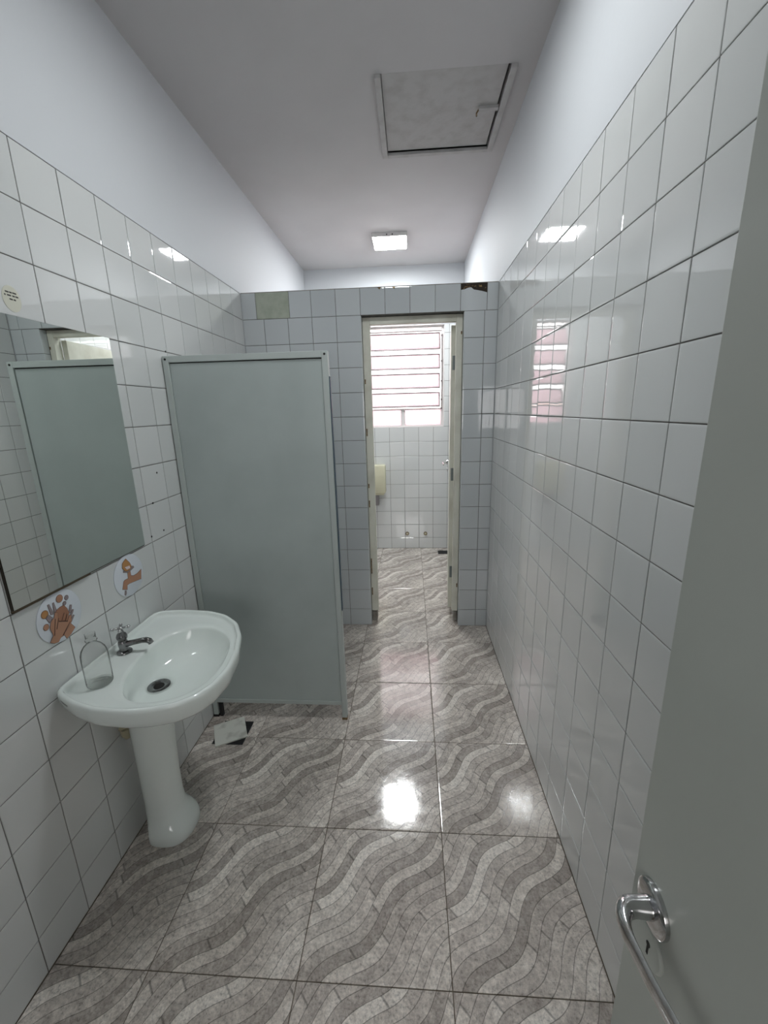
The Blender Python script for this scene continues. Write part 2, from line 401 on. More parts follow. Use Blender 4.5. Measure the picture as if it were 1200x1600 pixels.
# mortar patch, broken tile and the hole behind it in the top course
zt = TOP - P
bm = BM(); box(bm, -1.511, -1.300, D + .0005, D + .006, zt + .002, TOP - .001, .001); o = obj('mortar_patch', bm, M_olive, wback); o['label'] = 'olive mortar patch filling missing tiles'
xa, xb = XB + 8 * P + G, -.0679 - G
jag = [(xa, zt + G), (xb, zt + G), (xb, TOP - .056), (-.089, TOP - .050), (-.105, TOP - .046), (-.128, TOP - .041), (-.150, TOP - .037), (-.166, TOP - .024), (-.185, TOP - .026), (-.204, TOP - .033), (xa, TOP - .036)]
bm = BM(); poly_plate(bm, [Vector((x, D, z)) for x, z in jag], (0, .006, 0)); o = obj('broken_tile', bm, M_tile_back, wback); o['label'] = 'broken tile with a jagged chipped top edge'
bm = BM()
for k in range(26):
    x = random.uniform(xa + .01, xb - .01); z = TOP - random.uniform(.002, .042); s = random.uniform(.004, .010)
    r = bmesh.ops.create_icosphere(bm, subdivisions=1, radius=s, matrix=Matrix.Translation((x, D + .0045, z)) @ Matrix.Diagonal((1.6, .45, .8, 1)))
    for v in r['verts']: v.co += Vector([random.uniform(-.0018, .0018) for _ in range(3)])
o = obj('broken_mortar', bm, M_rust, wback); o['kind'] = 'stuff'
bm = BM(); box(bm, xa, xb, D + .0018, D + .003, TOP - .058, TOP - .0006); obj('broken_recess', bm, mat('dark_brown_hole', (.035, .026, .018), .9), wback)
for x in (XB + 4 * P + .12, XB + 5 * P + .055):   # nicks in the top edge
    bm = BM(); poly_plate(bm, [Vector((x - .012, D - .0008, TOP)), Vector((x + .012, D - .0008, TOP)), Vector((x + .004, D - .0008, TOP - .014))], (0, .002, 0)); obj('chip', bm, M_rust, wback)
# doorway returns (short tile strips) 
for s, x in ((1, DX0), (-1, DX1)):
    bm = BM()
    for z0, z1 in rows()[:14]:
        xx = (x - .0025, x) if s > 0 else (x, x + .0025)
        box(bm, xx[0], xx[1], D + .0025, D + .052, z0 + G, min(z1, DZ) - G)
    o = obj('reveal_strip', bm, M_tile_back, wback)

# far wall with the window opening
WX0, WX1, WZ0, WZ1 = -1.105, -.188, 1.378, 2.40
bm = BM()
box(bm, -W, WX0, D2 + T, D2 + .14, 0, H); box(bm, WX1, 0, D2 + T, D2 + .14, 0, H)
box(bm, WX0, WX1, D2 + T, D2 + .14, 0, WZ0); box(bm, WX0, WX1, D2 + T, D2 + .14, WZ1, H)
wfar = struct(obj('wall_far', bm, M_grout), 'far wall under and around the bright louvred window')
bm = BM()
box(bm, -W + .001, -.001, D2 - .0006, D2 + .02, WZ1, H)
box(bm, -W + .001, WX0, D2 - .0006, D2 + .02, TOP + .155, WZ1) if False else None
obj('plaster_band', bm, M_plaster, wfar)
PF = .159; xs = [-.9338 + k * PF for k in range(-5, 7)]
zr = [0.0, .127] + [.127 + .1565 * k for k in range(1, 16)]
for a, b in zip(xs, xs[1:]):
    a, b = max(a, -W), min(b, 0.0)
    if b - a < .01: continue
    for z0, z1 in zip(zr, zr[1:]):
        z1 = min(z1, WZ1)
        if z1 - z0 < .01: continue
        if b > WX0 and a < WX1 and z1 > WZ0 + .003:
            if z0 < WZ0 - .01: put_tile(wfar, 'wall_tile', AX_F, a, b, z0, WZ0, M_tile); continue
            if z0 < WZ0: continue
            if a < WX0 - .01: put_tile(wfar, 'wall_tile', AX_F, a, WX0, z0, z1, M_tile)
            if b > WX1 + .01: put_tile(wfar, 'wall_tile', AX_F, WX1, b, z0, z1, M_tile)
            continue
        put_tile(wfar, 'wall_tile', AX_F, a, b, z0, z1, M_tile)

# side walls of the far room
for nm, x0, x1, face, sgn in (('wall_far_left', -W - .15, -W, -W, 1), ('wall_far_right', 0, .15, 0, -1)):
    bm = BM(); box(bm, x0, x1, D, D2 + .14, 0, H)
    ws = struct(obj(nm, bm, M_plaster)); bm = BM()
    for i in range(13):
        y0 = D + .139 + i * P; y1 = min(y0 + P, D2)
        if y1 - y0 < .01: continue
        for z0, z1 in rows(): box(bm, *((face, face + .002) if sgn > 0 else (face - .002, face)), y0 + G, y1 - G, z0 + G, z1 - G)
    o = obj('wall_tile', bm, M_tile, ws); o['kind'] = 'stuff'

# near wall behind the camera with the entry doorway, and an added corridor whose open slot lets in fill light
EX0, EX1 = -1.03, -.262
bm = BM()
box(bm, -W, EX0, NEAR - .12, NEAR, 0, H); box(bm, EX1, 0, NEAR - .12, NEAR, 0, H); box(bm, EX0, EX1, NEAR - .12, NEAR, 2.14, H)
struct(obj('wall_near', bm, M_plaster), 'wall behind the camera with the entry doorway')
bm = BM(); box(bm, -W - .12, .12, NEAR - 1.35, NEAR - 1.25, 0, 1.2); box(bm, -W - .12, .12, NEAR - 1.35, NEAR - 1.25, 1.90, H); box(bm, -W - .15, -W, NEAR - 1.25, NEAR, 0, H); box(bm, 0, .15, NEAR - 1.25, NEAR, 0, H)
struct(obj('wall_corridor_added', bm, M_corr), 'added corridor walls behind the camera, with a slot open for fill light')
# ceiling with the hatch opening
HX0, HX1, HY0, HY1 = -.655, -.108, 2.135, 2.690
bm = BM()
box(bm, -W - .15, HX0, NEAR - 1.35, D2 + .14, H, H + .1); box(bm, HX1, .15, NEAR - 1.35, D2 + .14, H, H + .1)
box(bm, HX0, HX1, NEAR - 1.35, HY0, H, H + .1); box(bm, HX0, HX1, HY1, D2 + .14, H, H + .1)
ceil = struct(obj('ceiling', bm, M_ceil), 'plain white painted ceiling over both rooms')

# ------------------------------------------------------------------ ceiling hatch
h = empty('ceiling_hatch', ((HX0 + HX1) / 2, (HY0 + HY1) / 2, H)); tag(h, 'square stained access hatch set in the ceiling by the right wall', 'hatch')
hf = .028
for a in ((HX0 - hf, HX0, HY0, HY1 + hf), (HX1, HX1 + hf, HY0, HY1 + hf), (HX0, HX1, HY1, HY1 + hf)):
    bm = BM(); box(bm, *a, H - .014, H + .012, .002); obj('frame_strip', bm, M_hatch, h)
bm = BM(); box(bm, HX0 + .002, HX1 - .011, HY0 + .001, HY1 - .012, H + .001, H + .022, .002); obj('hatch_panel', bm, M_hatch, h)
bm = BM(); box(bm, HX0 + .001, HX1 - .001, HY0 + .001, HY1 - .001, H + .060, H + .070); obj('void_shade_sheet', bm, M_dark, h)  # black sheet over the opening, shade of the void put into its colour
bm = BM(); box(bm, -.205, HX1 - .004, 2.372, 2.396, H - .012, H + .003, .002); obj('latch_arm', bm, M_hatch, h)
bm = BM(); tube(bm, [(-.195, 2.384, H + .006), (-.205, 2.384, H - .010), (-.212, 2.395, H - .016), (-.208, 2.420, H - .013)], .0035, 8); obj('latch_hook', bm, M_rust, h, True)

# ------------------------------------------------------------------ lamps
def ceiling_lamp(cx, cy, s, m, label):
    e = empty('ceiling_lamp', (cx, cy, H)); tag(e, label, 'ceiling light')
    bm = BM(); box(bm, cx - s / 2, cx + s / 2, cy - s / 2, cy + s / 2, H - .030, H, .002); obj('lamp_housing', bm, M_white, e)
    q = s / 2 - .010
    bm = BM(); box(bm, cx - q, cx + q, cy - q, cy + q, H - .033, H - .0302); obj('diffuser', bm, m, e)
    for dx in (-.02, .025):
        bm = BM(); lathe(bm, (cx + dx, cy - s / 2, H - .016), [(.005, 0), (.005, .003)], -Y_, 8); obj('screw', bm, M_dark, e)
ceiling_lamp(-.700, 3.875, .285, M_lamp_far, 'square white ceiling light glowing over the far room')
ceiling_lamp(-.66, 1.40, .285, M_lamp_near, 'square white ceiling light over the washbasin room, above the frame')

# ------------------------------------------------------------------ window
wn = empty('window_1', ((WX0 + WX1) / 2, D2 + .04, WZ0)); struct(wn, 'bright frosted louvre window of tilting panes')
YW = D2 + .055
def wpart(name, boxes, m, parent=wn, **k):
    bm = BM()
    for b_ in boxes: box(bm, *b_)
    return obj(name, bm, m, parent, **k)
wpart('window_reveal', [(WX0 - .001, WX0 + .004, D2, D2 + .14, WZ0, WZ1), (WX1 - .004, WX1 + .001, D2, D2 + .14, WZ0, WZ1), (WX0, WX1, D2, D2 + .14, WZ0 - .001, WZ0 + .004), (WX0, WX1, D2, D2 + .14, WZ1 - .004, WZ1 + .001)], M_white)
wpart('window_frame', [(WX0 + .004, WX0 + .026, YW - .015, YW + .015, WZ0 + .004, WZ1 - .004), (WX1 - .028, WX1 - .004, YW - .015, YW + .015, WZ0 + .004, WZ1 - .004), (WX0 + .026, WX1 - .028, YW - .015, YW + .015, WZ1 - .020, WZ1 - .004), (WX0 + .026, WX1 - .028, YW - .015, YW + .015, WZ0 + .004, WZ0 + .018)], M_white)
wpart('transom_bar', [(WX0 + .026, WX1 - .028, YW - .014, YW + .014, 1.560, 1.573)], M_white)
wpart('top_rail', [(WX0 + .026, WX1 - .028, YW - .020, YW + .010, 2.343, 2.352)], M_wframe)
wpart('mullion', [(-.645, -.603, YW - .010, YW + .012, WZ0 + .018, 1.560)], M_white)
for a, b in ((WX0 + .026, -.645), (-.603, WX1 - .028)):
    wpart('fixed_pane', [(a, b, YW + .001, YW + .005, WZ0 + .018, 1.560)], M_pane)
for k, (z0, z1) in enumerate(((2.164, 2.336), (1.975, 2.125), (1.779, 1.932), (1.589, 1.738))):
    x0, x1 = WX0 + .034, WX1 - .038; zc = (z0 + z1) / 2; hh = (z1 - z0) / 2 + .004
    R = Matrix.Rotation(math.radians(-24), 4, 'X'); pv = (0, YW, zc); fr = .0115
    hh = hh / math.cos(math.radians(24)) * .97
    bm = BM()
    for b_ in ((x0, x1, YW - .005, YW + .005, zc + hh - fr, zc + hh), (x0, x1, YW - .005, YW + .005, zc - hh, zc - hh + fr), (x0, x0 + fr, YW - .005, YW + .005, zc - hh + fr, zc + hh - fr), (x1 - fr, x1, YW - .005, YW + .005, zc - hh + fr, zc + hh - fr)):
        box(bm, *b_, rot=R, piv=pv)
    sh = obj('louvre', bm, M_wframe, wn)
    bm = BM(); box(bm, x0 + fr, x1 - fr, YW - .002, YW + .002, zc - hh + fr, zc + hh - fr, rot=R, piv=pv); obj('pane', bm, M_pane, sh)
bm = BM(); tube(bm, [(WX1 - .022, YW - .022, 2.31), (WX1 - .020, YW - .024, 1.95), (WX1 - .022, YW - .022, 1.56)], .0035, 8)
for z in (2.30, 2.05, 1.85, 1.66, 1.57): box(bm, WX1 - .034, WX1 - .016, YW - .028, YW - .010, z - .008, z + .008)
obj('crank_rod', bm, M_wframe, wn)
# rendered building wall outside the window
bm = BM(); box(bm, -6, 5, 9.0, 9.3, -1, 1.6); tag(obj('neighbour_wall', bm, M_ext, base=True), 'pink rendered wall outside beyond the window', 'wall')

# ------------------------------------------------------------------ far door
d2 = empty('door_2', ((DX0 + DX1) / 2, D + .09, 0)); struct(d2, 'narrow cream doorway with its door swung open into the far room')
f0, f1 = D + .052, D + .128   # frame depth
FL, FR, FT = -.797, -.246, 2.098
fr_ = empty('frame_anchor', (0, 0, 0)); bpy.data.objects.remove(fr_); ORG.pop('frame_anchor', None)
bm = BM(); box(bm, DX0 + .001, FL, f0, f0 + .045, .092, DZ - .001, .003); box(bm, DX0 + .001, FL - .012, f0 + .045, f1, .092, DZ - .001, .002); obj('door_frame', bm, M_doorw, d2)
bm = BM(); box(bm, FR, DX1 - .001, f0, f0 + .045, .092, DZ - .001, .003); box(bm, FR + .012, DX1 - .001, f0 + .045, f1, .092, DZ - .001, .002); obj('door_frame', bm, M_doorw, d2)
bm = BM(); box(bm, FL, FR, f0, f0 + .045, FT, DZ - .001, .003); box(bm, FL - .012, FR + .012, f0 + .045, f1, FT + .012, DZ - .001, .002); obj('door_frame', bm, M_doorw, d2)
for a, b in ((DX0 + .001, FL - .010), (FR + .014, DX1 - .001)):
    bm = BM(); box(bm, a, b, f0 + .012, f1 - .01, .004, .084, .004); box(bm, a, b, f0 + .02, f1 - .02, .08, .094); obj('frame_foot', bm, M_crate, d2)
for x, zs in ((DX0 + .004, ((1.42, .05), (1.05, .03), (.92, .05), (.45, .12), (.25, .06), (1.75, .03))), (DX1 - .012, ((2.03, .018), (.3, .03)))):
    for z, hz in zs:
        bm = BM(); box(bm, x, x + .008, f0 - .0012, f0 + .001, z - hz / 2, z + hz / 2, .0005); obj('paint_chip', bm, M_rust, d2)
# leaf, hinged on the right, opened about ninety degrees
LA = math.radians(90 + 1.5)
hinge = Vector((-.260, f1 + .004, 0)); LW = .56
Rl = Matrix.Rotation(math.radians(-4.5), 4, 'Z')
bm = BM(); box(bm, hinge.x - .010, hinge.x + .026, hinge.y, hinge.y + LW, .08, 2.09, .0015, rot=Rl, piv=hinge); leaf = obj('door_leaf', bm, M_doorw, d2)
for z in (1.858, 1.111, .374):
    bm = BM(); box(bm, hinge.x + .000, hinge.x + .022, hinge.y - .003, hinge.y + .001, z - .045, z + .045, .0008); tube(bm, [(hinge.x + .024, hinge.y - .005, z - .045), (hinge.x + .024, hinge.y - .005, z + .045)], .005, 8); obj('hinge', bm, M_hinge, d2)
hx, hy = hinge.x + .030, hinge.y + .49
bm = BM(); lathe(bm, (hx - .010, hy, 1.135), [(.022, 0), (.020, .008), (.010, .010), (.009, .045)], -X_, 16)
tube(bm, [(hx - .050, hy + .005, 1.135), (hx - .053, hy - .03, 1.132), (hx - .050, hy - .10, 1.128)], [.008, .008, .006], 8); obj('lever_handle', bm, M_chrome, leaf, True)
bm = BM(); lathe(bm, (hx - .010, hy, 1.075), [(.014, 0), (.012, .005)], -X_, 12); obj('key_plate', bm, M_chrome, leaf)

# ------------------------------------------------------------------ entry door at the right edge of the view
DXF, DYE = -.2795, .386
d1 = empty('door_1', (DXF + .018, -.30, 0)); struct(d1, 'grey-green painted entry door standing open beside the camera')
bm = BM(); box(bm, DXF, DXF + .035, NEAR + .02, DYE, .008, 2.115, .0012); leaf1 = obj('door_leaf', bm, M_door, d1)
hc = Vector((DXF, .3455, 1.0345))
bm = BM(); lathe(bm, hc, [(.0265, 0), (.0268, .002), (.0262, .0045), (.0235, .0062), (.018, .0072), (.0, .0074)], -X_, 32); hnd = obj('handle_rose', bm, M_chrome, d1, 30)
bm = BM()
pts = [(0, 0, 0), (-.018, 0, 0), (-.030, 0, 0), (-.039, -.004, .0), (-.045, -.013, -.001), (-.047, -.026, -.002), (-.045, -.045, -.003), (-.041, -.070, -.004), (-.036, -.095, -.004), (-.032, -.125, -.003), (-.030, -.150, -.001)]
pts = [hc + Vector((x * .86, y, z)) for x, y, z in pts]
# rounded neck that thins into a flat blade
sm = []
for i in range(len(pts) - 1):
    p0, p1, p2, p3 = pts[max(i - 1, 0)], pts[i], pts[i + 1], pts[min(i + 2, len(pts) - 1)]
    for k in range(4):
        t = k / 4; sm.append(.5 * ((2 * p1) + (p2 - p0) * t + (2 * p0 - 5 * p1 + 4 * p2 - p3) * t * t + (3 * p1 - p0 - 3 * p2 + p3) * t ** 3))
sm.append(pts[-1]); n = len(sm)
def lerpk(t, ks):
    for (a, va), (b, vb) in zip(ks, ks[1:]):
        if t <= b: return va + (vb - va) * (t - a) / (b - a)
    return ks[-1][1]
rz = [lerpk(i / (n - 1), ((0, .0125), (.12, .0105), (.3, .0108), (.45, .0112), (.6, .0115), (.9, .0115), (1, .008))) for i in range(n)]
fl = [lerpk(i / (n - 1), ((0, 1), (.25, .95), (.4, .62), (.55, .30), (.75, .26), (1, .24))) for i in range(n)]
tube(bm, sm, rz, 20, flat=fl, flatdir=Z_.cross(Vector((0, 1, 0)))) if False else None
rings = []
for i, p in enumerate(sm):
    t = (sm[min(i + 1, n - 1)] - sm[max(i - 1, 0)]).normalized(); s_ = Z_.cross(t).normalized()
    rings.append([bm.verts.new(p + rz[i] * (math.cos(a) * s_ * fl[i] + math.sin(a) * Z_)) for a in [2 * math.pi * k / 20 for k in range(20)]])
for a, b in zip(rings, rings[1:]):
    for k in range(20): bm.faces.new((a[k], a[(k + 1) % 20], b[(k + 1) % 20], b[k]))
bm.faces.new(rings[0][::-1]); bm.faces.new(rings[-1])
obj('lever', bm, M_chrome, d1, 'all')
kc = Vector((DXF, .341, .984))
bm = BM(); lathe(bm, kc, [(.0225, 0), (.0225, .0015), (.0205, .0035), (.0, .0036)], -X_, 28); kr = obj('key_rose', bm, M_door, d1, 30)
bm = BM(); lathe(bm, kc + Vector((-.0036, 0, .003)), [(.0032, 0), (.0032, .0006)], -X_, 14); box(bm, DXF - .0042, DXF - .0036, kc.y - .0014, kc.y + .0014, kc.z - .011, kc.z + .003); obj('keyhole', bm, M_dark, kr)
for z in (.3, 1.1, 1.9):
    bm = BM(); tube(bm, [(DXF + .036, NEAR + .012, z - .04), (DXF + .036, NEAR + .012, z + .04)], .006, 8); obj('hinge', bm, M_hinge, d1)

# ------------------------------------------------------------------ privacy screen
PX0, PX1, PY, PT = -W + .005, -.884, 1.800, .030
s = empty('privacy_screen', ((PX0 + PX1) / 2, PY + PT / 2, 0)); tag(s, 'tall grey-green metal privacy screen standing behind the washbasin', 'screen')
fw_ = .026
for a in ((PX0, PX0 + fw_, .0005, 1.812), (PX1 - fw_, PX1, .0005, 1.812)):
    bm = BM(); box(bm, a[0], a[1], PY, PY + PT, a[2], a[3], .0015); obj('post', bm, M_pframe, s)
for z0, z1 in ((1.812 - fw_, 1.812), (.088, .108)):
    bm = BM(); box(bm, PX0 + fw_, PX1 - fw_, PY + .0008, PY + PT - .001, z0, z1, .0012); obj('rail', bm, M_pframe, s)
bm = BM(); box(bm, PX0 + fw_ + .0015, PX1 - fw_ - .0015, PY + .0055, PY + PT - .006, .1085, 1.812 - fw_ - .0045, .0006); obj('panel', bm, M_panel, s)
bm = BM(); box(bm, PX0 + fw_, PX1 - fw_, PY + .010, PY + PT - .010, .1082, 1.812 - fw_); obj('gap_shade_core', bm, M_dark, s)  # solid dark core in the joint, its shade put into the colour
bm = BM(); box(bm, PX1, PX1 + .004, PY + .008, PY + PT + .001, .62, 1.71, .0008); o = obj('edge_strip', bm, M_navy, s); o['label'] = 'dark blue strip along the free edge'
for x in (PX0 + .013, PX1 - .013):
    bm = BM(); lathe(bm, (x, PY, 1.799), [(.0048, -.001), (.0048, .0014), (.003, .002)], -Y_, 10); obj('screw', bm, M_dark, s)
for x0 in (PX0, PX1 - fw_):
    bm = BM(); box(bm, x0 - .001, x0 + fw_ + .001, PY - .001, PY + PT + .001, .0003, .014, .001); obj('foot', bm, M_dark if x0 < -1 else M_rust, s)
bm = BM(); box(bm, PX0 + fw_ + .006, PX0 + fw_ + .022, PY + .004, PY + .022, .0004, .086); obj('inner_leg', bm, M_black, s)

# ------------------------------------------------------------------ mirror
mr = empty('wall_mirror', (-W, 1.209, 1.0675)); tag(mr, 'frameless rectangular mirror on the left wall above the washbasin', 'mirror')
bm = BM(); box(bm, -W + .001, -W + .0045, .9295, 1.4885, 1.0665, 1.836); obj('backing', bm, mat('dark_mirror_backing', (.035, .028, .02), .8), mr)
bm = BM(); box(bm, -W + .0046, -W + .0075, .9325, 1.488, 1.0705, 1.8355); g = obj('glass', bm, M_mirror, mr)
bm = BM(); box(bm, -W + .001, -W + .0095, .928, 1.20, 1.0635, 1.0695, .001); obj('bottom_strip', bm, mat('dirty_brown_strip', (.07, .05, .03), .8), mr)

# ------------------------------------------------------------------ round stickers
def flat_shape(bm, pts, cy, cz, x0, th=.00035):
    poly_plate(bm, [Vector((-W + x0, cy + a / 1000, cz + b / 1000)) for a, b in pts], (th, 0, 0))
def ell(cx, cy, r, n=20, ry=None): return [(cx + r * math.cos(2 * math.pi * k / n), cy + (ry or r) * math.sin(2 * math.pi * k / n)) for k in range(n)]
def grow(pts, d):
    cx = sum(p[0] for p in pts) / len(pts); cy = sum(p[1] for p in pts) / len(pts); out = []
    n = len(pts)
    area = sum(pts[i][0] * pts[(i + 1) % n][1] - pts[(i + 1) % n][0] * pts[i][1] for i in range(n)); sg = 1 if area > 0 else -1
    for i in range(n):
        a, b, c = pts[i - 1], pts[i], pts[(i + 1) % n]
        e1 = Vector((b[0] - a[0], b[1] - a[1])); e2 = Vector((c[0] - b[0], c[1] - b[1]))
        if e1.length < 1e-6 or e2.length < 1e-6: out.append(b); continue
        n1 = Vector((e1.y, -e1.x)).normalized() * sg; n2 = Vector((e2.y, -e2.x)).normalized() * sg
        nn = (n1 + n2); nn = nn.normalized() * min(1.6, 1 / max(.3, nn.length / 2)) if nn.length > .1 else n1
        out.append((b[0] + nn.x * d, b[1] + nn.y * d))
    return out
def sticker(name, cy, cz, label):
    e = empty(name, (-W, cy, cz)); tag(e, label, 'sticker')
    bm = BM(); lathe(bm, (-W + .0006, cy, cz), [(.0785, 0), (.0795, .0006), (.0793, .0022), (.0785, .0026)], X_, 48); obj('disc', bm, M_vinyl, e, 30)
    return e
hs = sticker('handwashing_sticker', 1.0645, .9855, 'round white sticker printed with two soapy hands, below the mirror')
cy, cz = 1.068, .985
def shape(e, name, pts, m, x0, cy, cz, outline=1.0):
    if outline:
        bm = BM(); flat_shape(bm, grow(pts, outline), cy, cz, x0, .00025); o = obj('outline', bm, M_brownink, e)
    bm = BM(); flat_shape(bm, pts, cy, cz, x0 + .0003, .0003); return obj(name, bm, m, e)
b0 = .0032
shape(hs, 'hand_print', [(24, -40), (36, -60), (18, -72), (0, -78), (-5, -63), (-21, -63), (-5, -37)], M_skin, b0, cy, cz)
for f in ([(-37, 52), (-32, 52), (-24, 18), (-34, 20)], [(-20, 50), (-16, 50), (-12, 19), (-22, 22)], [(35, 17), (41, 14), (33, -8), (25, -4)], [(40, -1), (44, -4), (31, -22), (28, -15)], [(39, -19), (42, -22), (28, -36), (25, -30)], [(-52, 20), (-43, 26), (-31, 8), (-44, 0)]):
    shape(hs, 'finger_print', f, M_finger, b0 + .0007, cy, cz)
shape(hs, 'knuckle_print', [(-22, 16), (-12, 24), (-1, 27), (13, 27), (22, 12), (25, -4), (13, -28), (-17, -12)], M_skin2, b0 + .0014, cy, cz)
shape(hs, 'hand_print', [(-57, -58), (-42, -43), (-47, -17), (-41, -2), (-34, 5), (-28, 5), (-21, 20), (-13, 16), (-17, -10), (12, -28), (24, -12), (30, -15), (25, -36), (-3, -54), (-24, -64), (-31, -71), (-45, -67)], M_skin, b0 + .0021, cy, cz)
bm = BM()
for f in ([(-41, -45), (-38, -46), (-24, 2), (-26, 3)], [(-29, -30), (-27, -32), (-13, -2), (-15, -1)], [(-14, -59), (-11, -61), (23, -32), (21, -31)], [(-15, -10), (14, -25), (14, -28), (-16, -13)], [(-6, -14), (-4, -14), (9, 4), (7, 5)], [(5, -20), (7, -21), (18, -4), (16, -3)]):
    flat_shape(bm, f, cy, cz, b0 + .0028)
obj('crease_print', bm, M_brownink, hs)
for (bx, by, r), mm in zip(((5, 53, 11), (29, 45, 6.5), (18, 31, 5.5), (-52, 30, 11), (-57, -8, 8.5)), (M_skin, M_finger, M_finger, M_orange, M_skin)):
    shape(hs, 'bubble_print', ell(bx, by, r), mm, b0 + .0007, cy, cz, 1.3)
ts = sticker('tap_sticker', 1.3785, .9865, 'round white sticker printed with a brown tap and drop, right of the hands sticker')
cy, cz = 1.385, .985
shape(ts, 'tap_print', [(-12, 20), (1, 15), (1, -5), (16, -11), (37, -10), (61, -3), (52, -38), (24, -34), (-14, -29), (-27, -30), (-31, -46), (-53, -36), (-41, -11), (-34, -8), (-16, -9)], M_skin, b0, cy, cz, 1.5)
shape(ts, 'handle_print', [(-36, 24), (-33, 28), (20, 28), (24, 21), (9, 17), (-13, 14)], M_finger, b0 + .0007, cy, cz)
shape(ts, 'flame_print', [(-12, 67), (4, 46), (10, 30), (4, 24), (-5, 21), (-17, 21), (-26, 26), (-37, 40), (-33, 56), (-22, 63)], M_orange, b0 + .0014, cy, cz, 1.6)
shape(ts, 'patch_print', [(-26, 40), (0, 37), (2, 26), (-17, 27)], M_pinkw, b0 + .0021, cy, cz, .6)
shape(ts, 'drop_print', [(-43, -46), (-36, -49), (-38, -60), (-43, -65), (-48, -60)], M_finger, b0, cy, cz)
# small cream quality sticker with worn, unreadable print
e = tag(empty('small_label', (-W, 1.144, 1.880)), 'small worn cream sticker with three faint lines of print, above the mirror', 'sticker')
bm = BM(); flat_shape(bm, ell(0, 0, 27, 28, 33), 1.142, 1.880, .0004, .0006); obj('disc', bm, M_paper, e)
bm = BM()
for zz, segs in ((14, ((-16, -6), (-4, 3), (5, 16))), (6, ((-20, -16), (-12, -1), (3, 10), (12, 20))), (-3, ((-7, 2), (5, 11)))):
    for a, b in segs: flat_shape(bm, [(a, zz), (b, zz - .5), (b, zz + 3), (a, zz + 3.5)], 1.142, 1.880, .0011)
obj('print_mark', bm, M_bottle_ink, e)

# ------------------------------------------------------------------ washbasin with pedestal
OUT = [(-1.604, .990), (-1.584, .975), (-1.508, .937), (-1.435, .916), (-1.348, .910), (-1.277, .917), (-1.208, .939), (-1.163, .975), (-1.133, 1.032), (-1.122, 1.114), (-1.136, 1.218), (-1.169, 1.321), (-1.216, 1.404), (-1.287, 1.465), (-1.369, 1.496), (-1.484, 1.506), (-1.575, 1.497), (-1.604, 1.478), (-1.604, 1.35), (-1.604, 1.23), (-1.604, 1.10)]
BOWL = [(-1.405, 1.00), (-1.452, 1.085), (-1.476, 1.19), (-1.470, 1.30), (-1.415, 1.375), (-1.325, 1.395), (-1.235, 1.335), (-1.190, 1.270), (-1.166, 1.155), (-1.178, 1.055), (-1.222, .993), (-1.30, .966), (-1.355, .968)]
CC = Vector((-1.345, 1.185)); NB = 112
def polar(pts, soft):
    """radius of a closed outline at NB angles round CC, linear along the outline, then softened"""
    out = []
    for k in range(NB):
        a = 2 * math.pi * k / NB; dx, dy = math.cos(a), math.sin(a); best = None
        for i in range(len(pts)):
            p, q = Vector(pts[i]) - CC, Vector(pts[(i + 1) % len(pts)]) - CC; e_ = q - p
            den = dx * e_.y - dy * e_.x
            if abs(den) < 1e-9: continue
            t = (p.x * e_.y - p.y * e_.x) / den; s2 = (p.x * dy - p.y * dx) / den
            if t > 0 and -1e-6 <= s2 <= 1 + 1e-6: best = t if best is None else max(best, t)
        out.append(best)
    for _ in range(soft): out = [(out[i - 1] + 2 * out[i] + out[(i + 1) % NB]) / 4 for i in range(NB)]
    return out
RO, RI = polar(OUT, 1), polar(BOWL, 14)
def ring_o(s, z, k_wall=None):
    o = []
    for k in range(NB):
        a = 2 * math.pi * k / NB; x, y = CC.x + RO[k] * s * math.cos(a), CC.y + RO[k] * s * math.sin(a)
        if k_wall is not None: x = max(x, -W + k_wall)
        o.append((max(x, -W + .0015), y, z))
    return o
DR = Vector((-1.414, 1.176))
def ring_i(s, z, drift=1.0):
    o = []
    for k in range(NB):
        a = 2 * math.pi * k / NB; p = Vector((CC.x + RI[k] * math.cos(a), CC.y + RI[k] * math.sin(a)))
        q = DR + (p - DR) * s; o.append((q.x, q.y, z))
    return o
def ring_mix(a, b, t, z): return [(p[0] + (q[0] - p[0]) * t, p[1] + (q[1] - p[1]) * t, z) for p, q in zip(a, b)]
def rim_in(d, z):     # outline moved inwards by a constant width
    o = []
    P0 = [(max(CC.x + RO[k] * math.cos(2 * math.pi * k / NB), -W + .0015), CC.y + RO[k] * math.sin(2 * math.pi * k / NB)) for k in range(NB)]
    for k in range(NB):
        p, q = Vector(P0[k - 1]), Vector(P0[(k + 1) % NB]); t_ = (q - p).normalized(); v_ = Vector(P0[k]) + Vector((-t_.y, t_.x)) * d
        o.append((v_.x, v_.y, z))
    return o
ZR = .782
def ring_c(r, z, c=(-1.47, 1.215), rx=1.0): return [(c[0] + r * rx * math.cos(2 * math.pi * k / NB), c[1] + r * math.sin(2 * math.pi * k / NB), z) for k in range(NB)]
lipi = rim_in(.021, ZR)
bowl0 = ring_i(1.0, ZR)
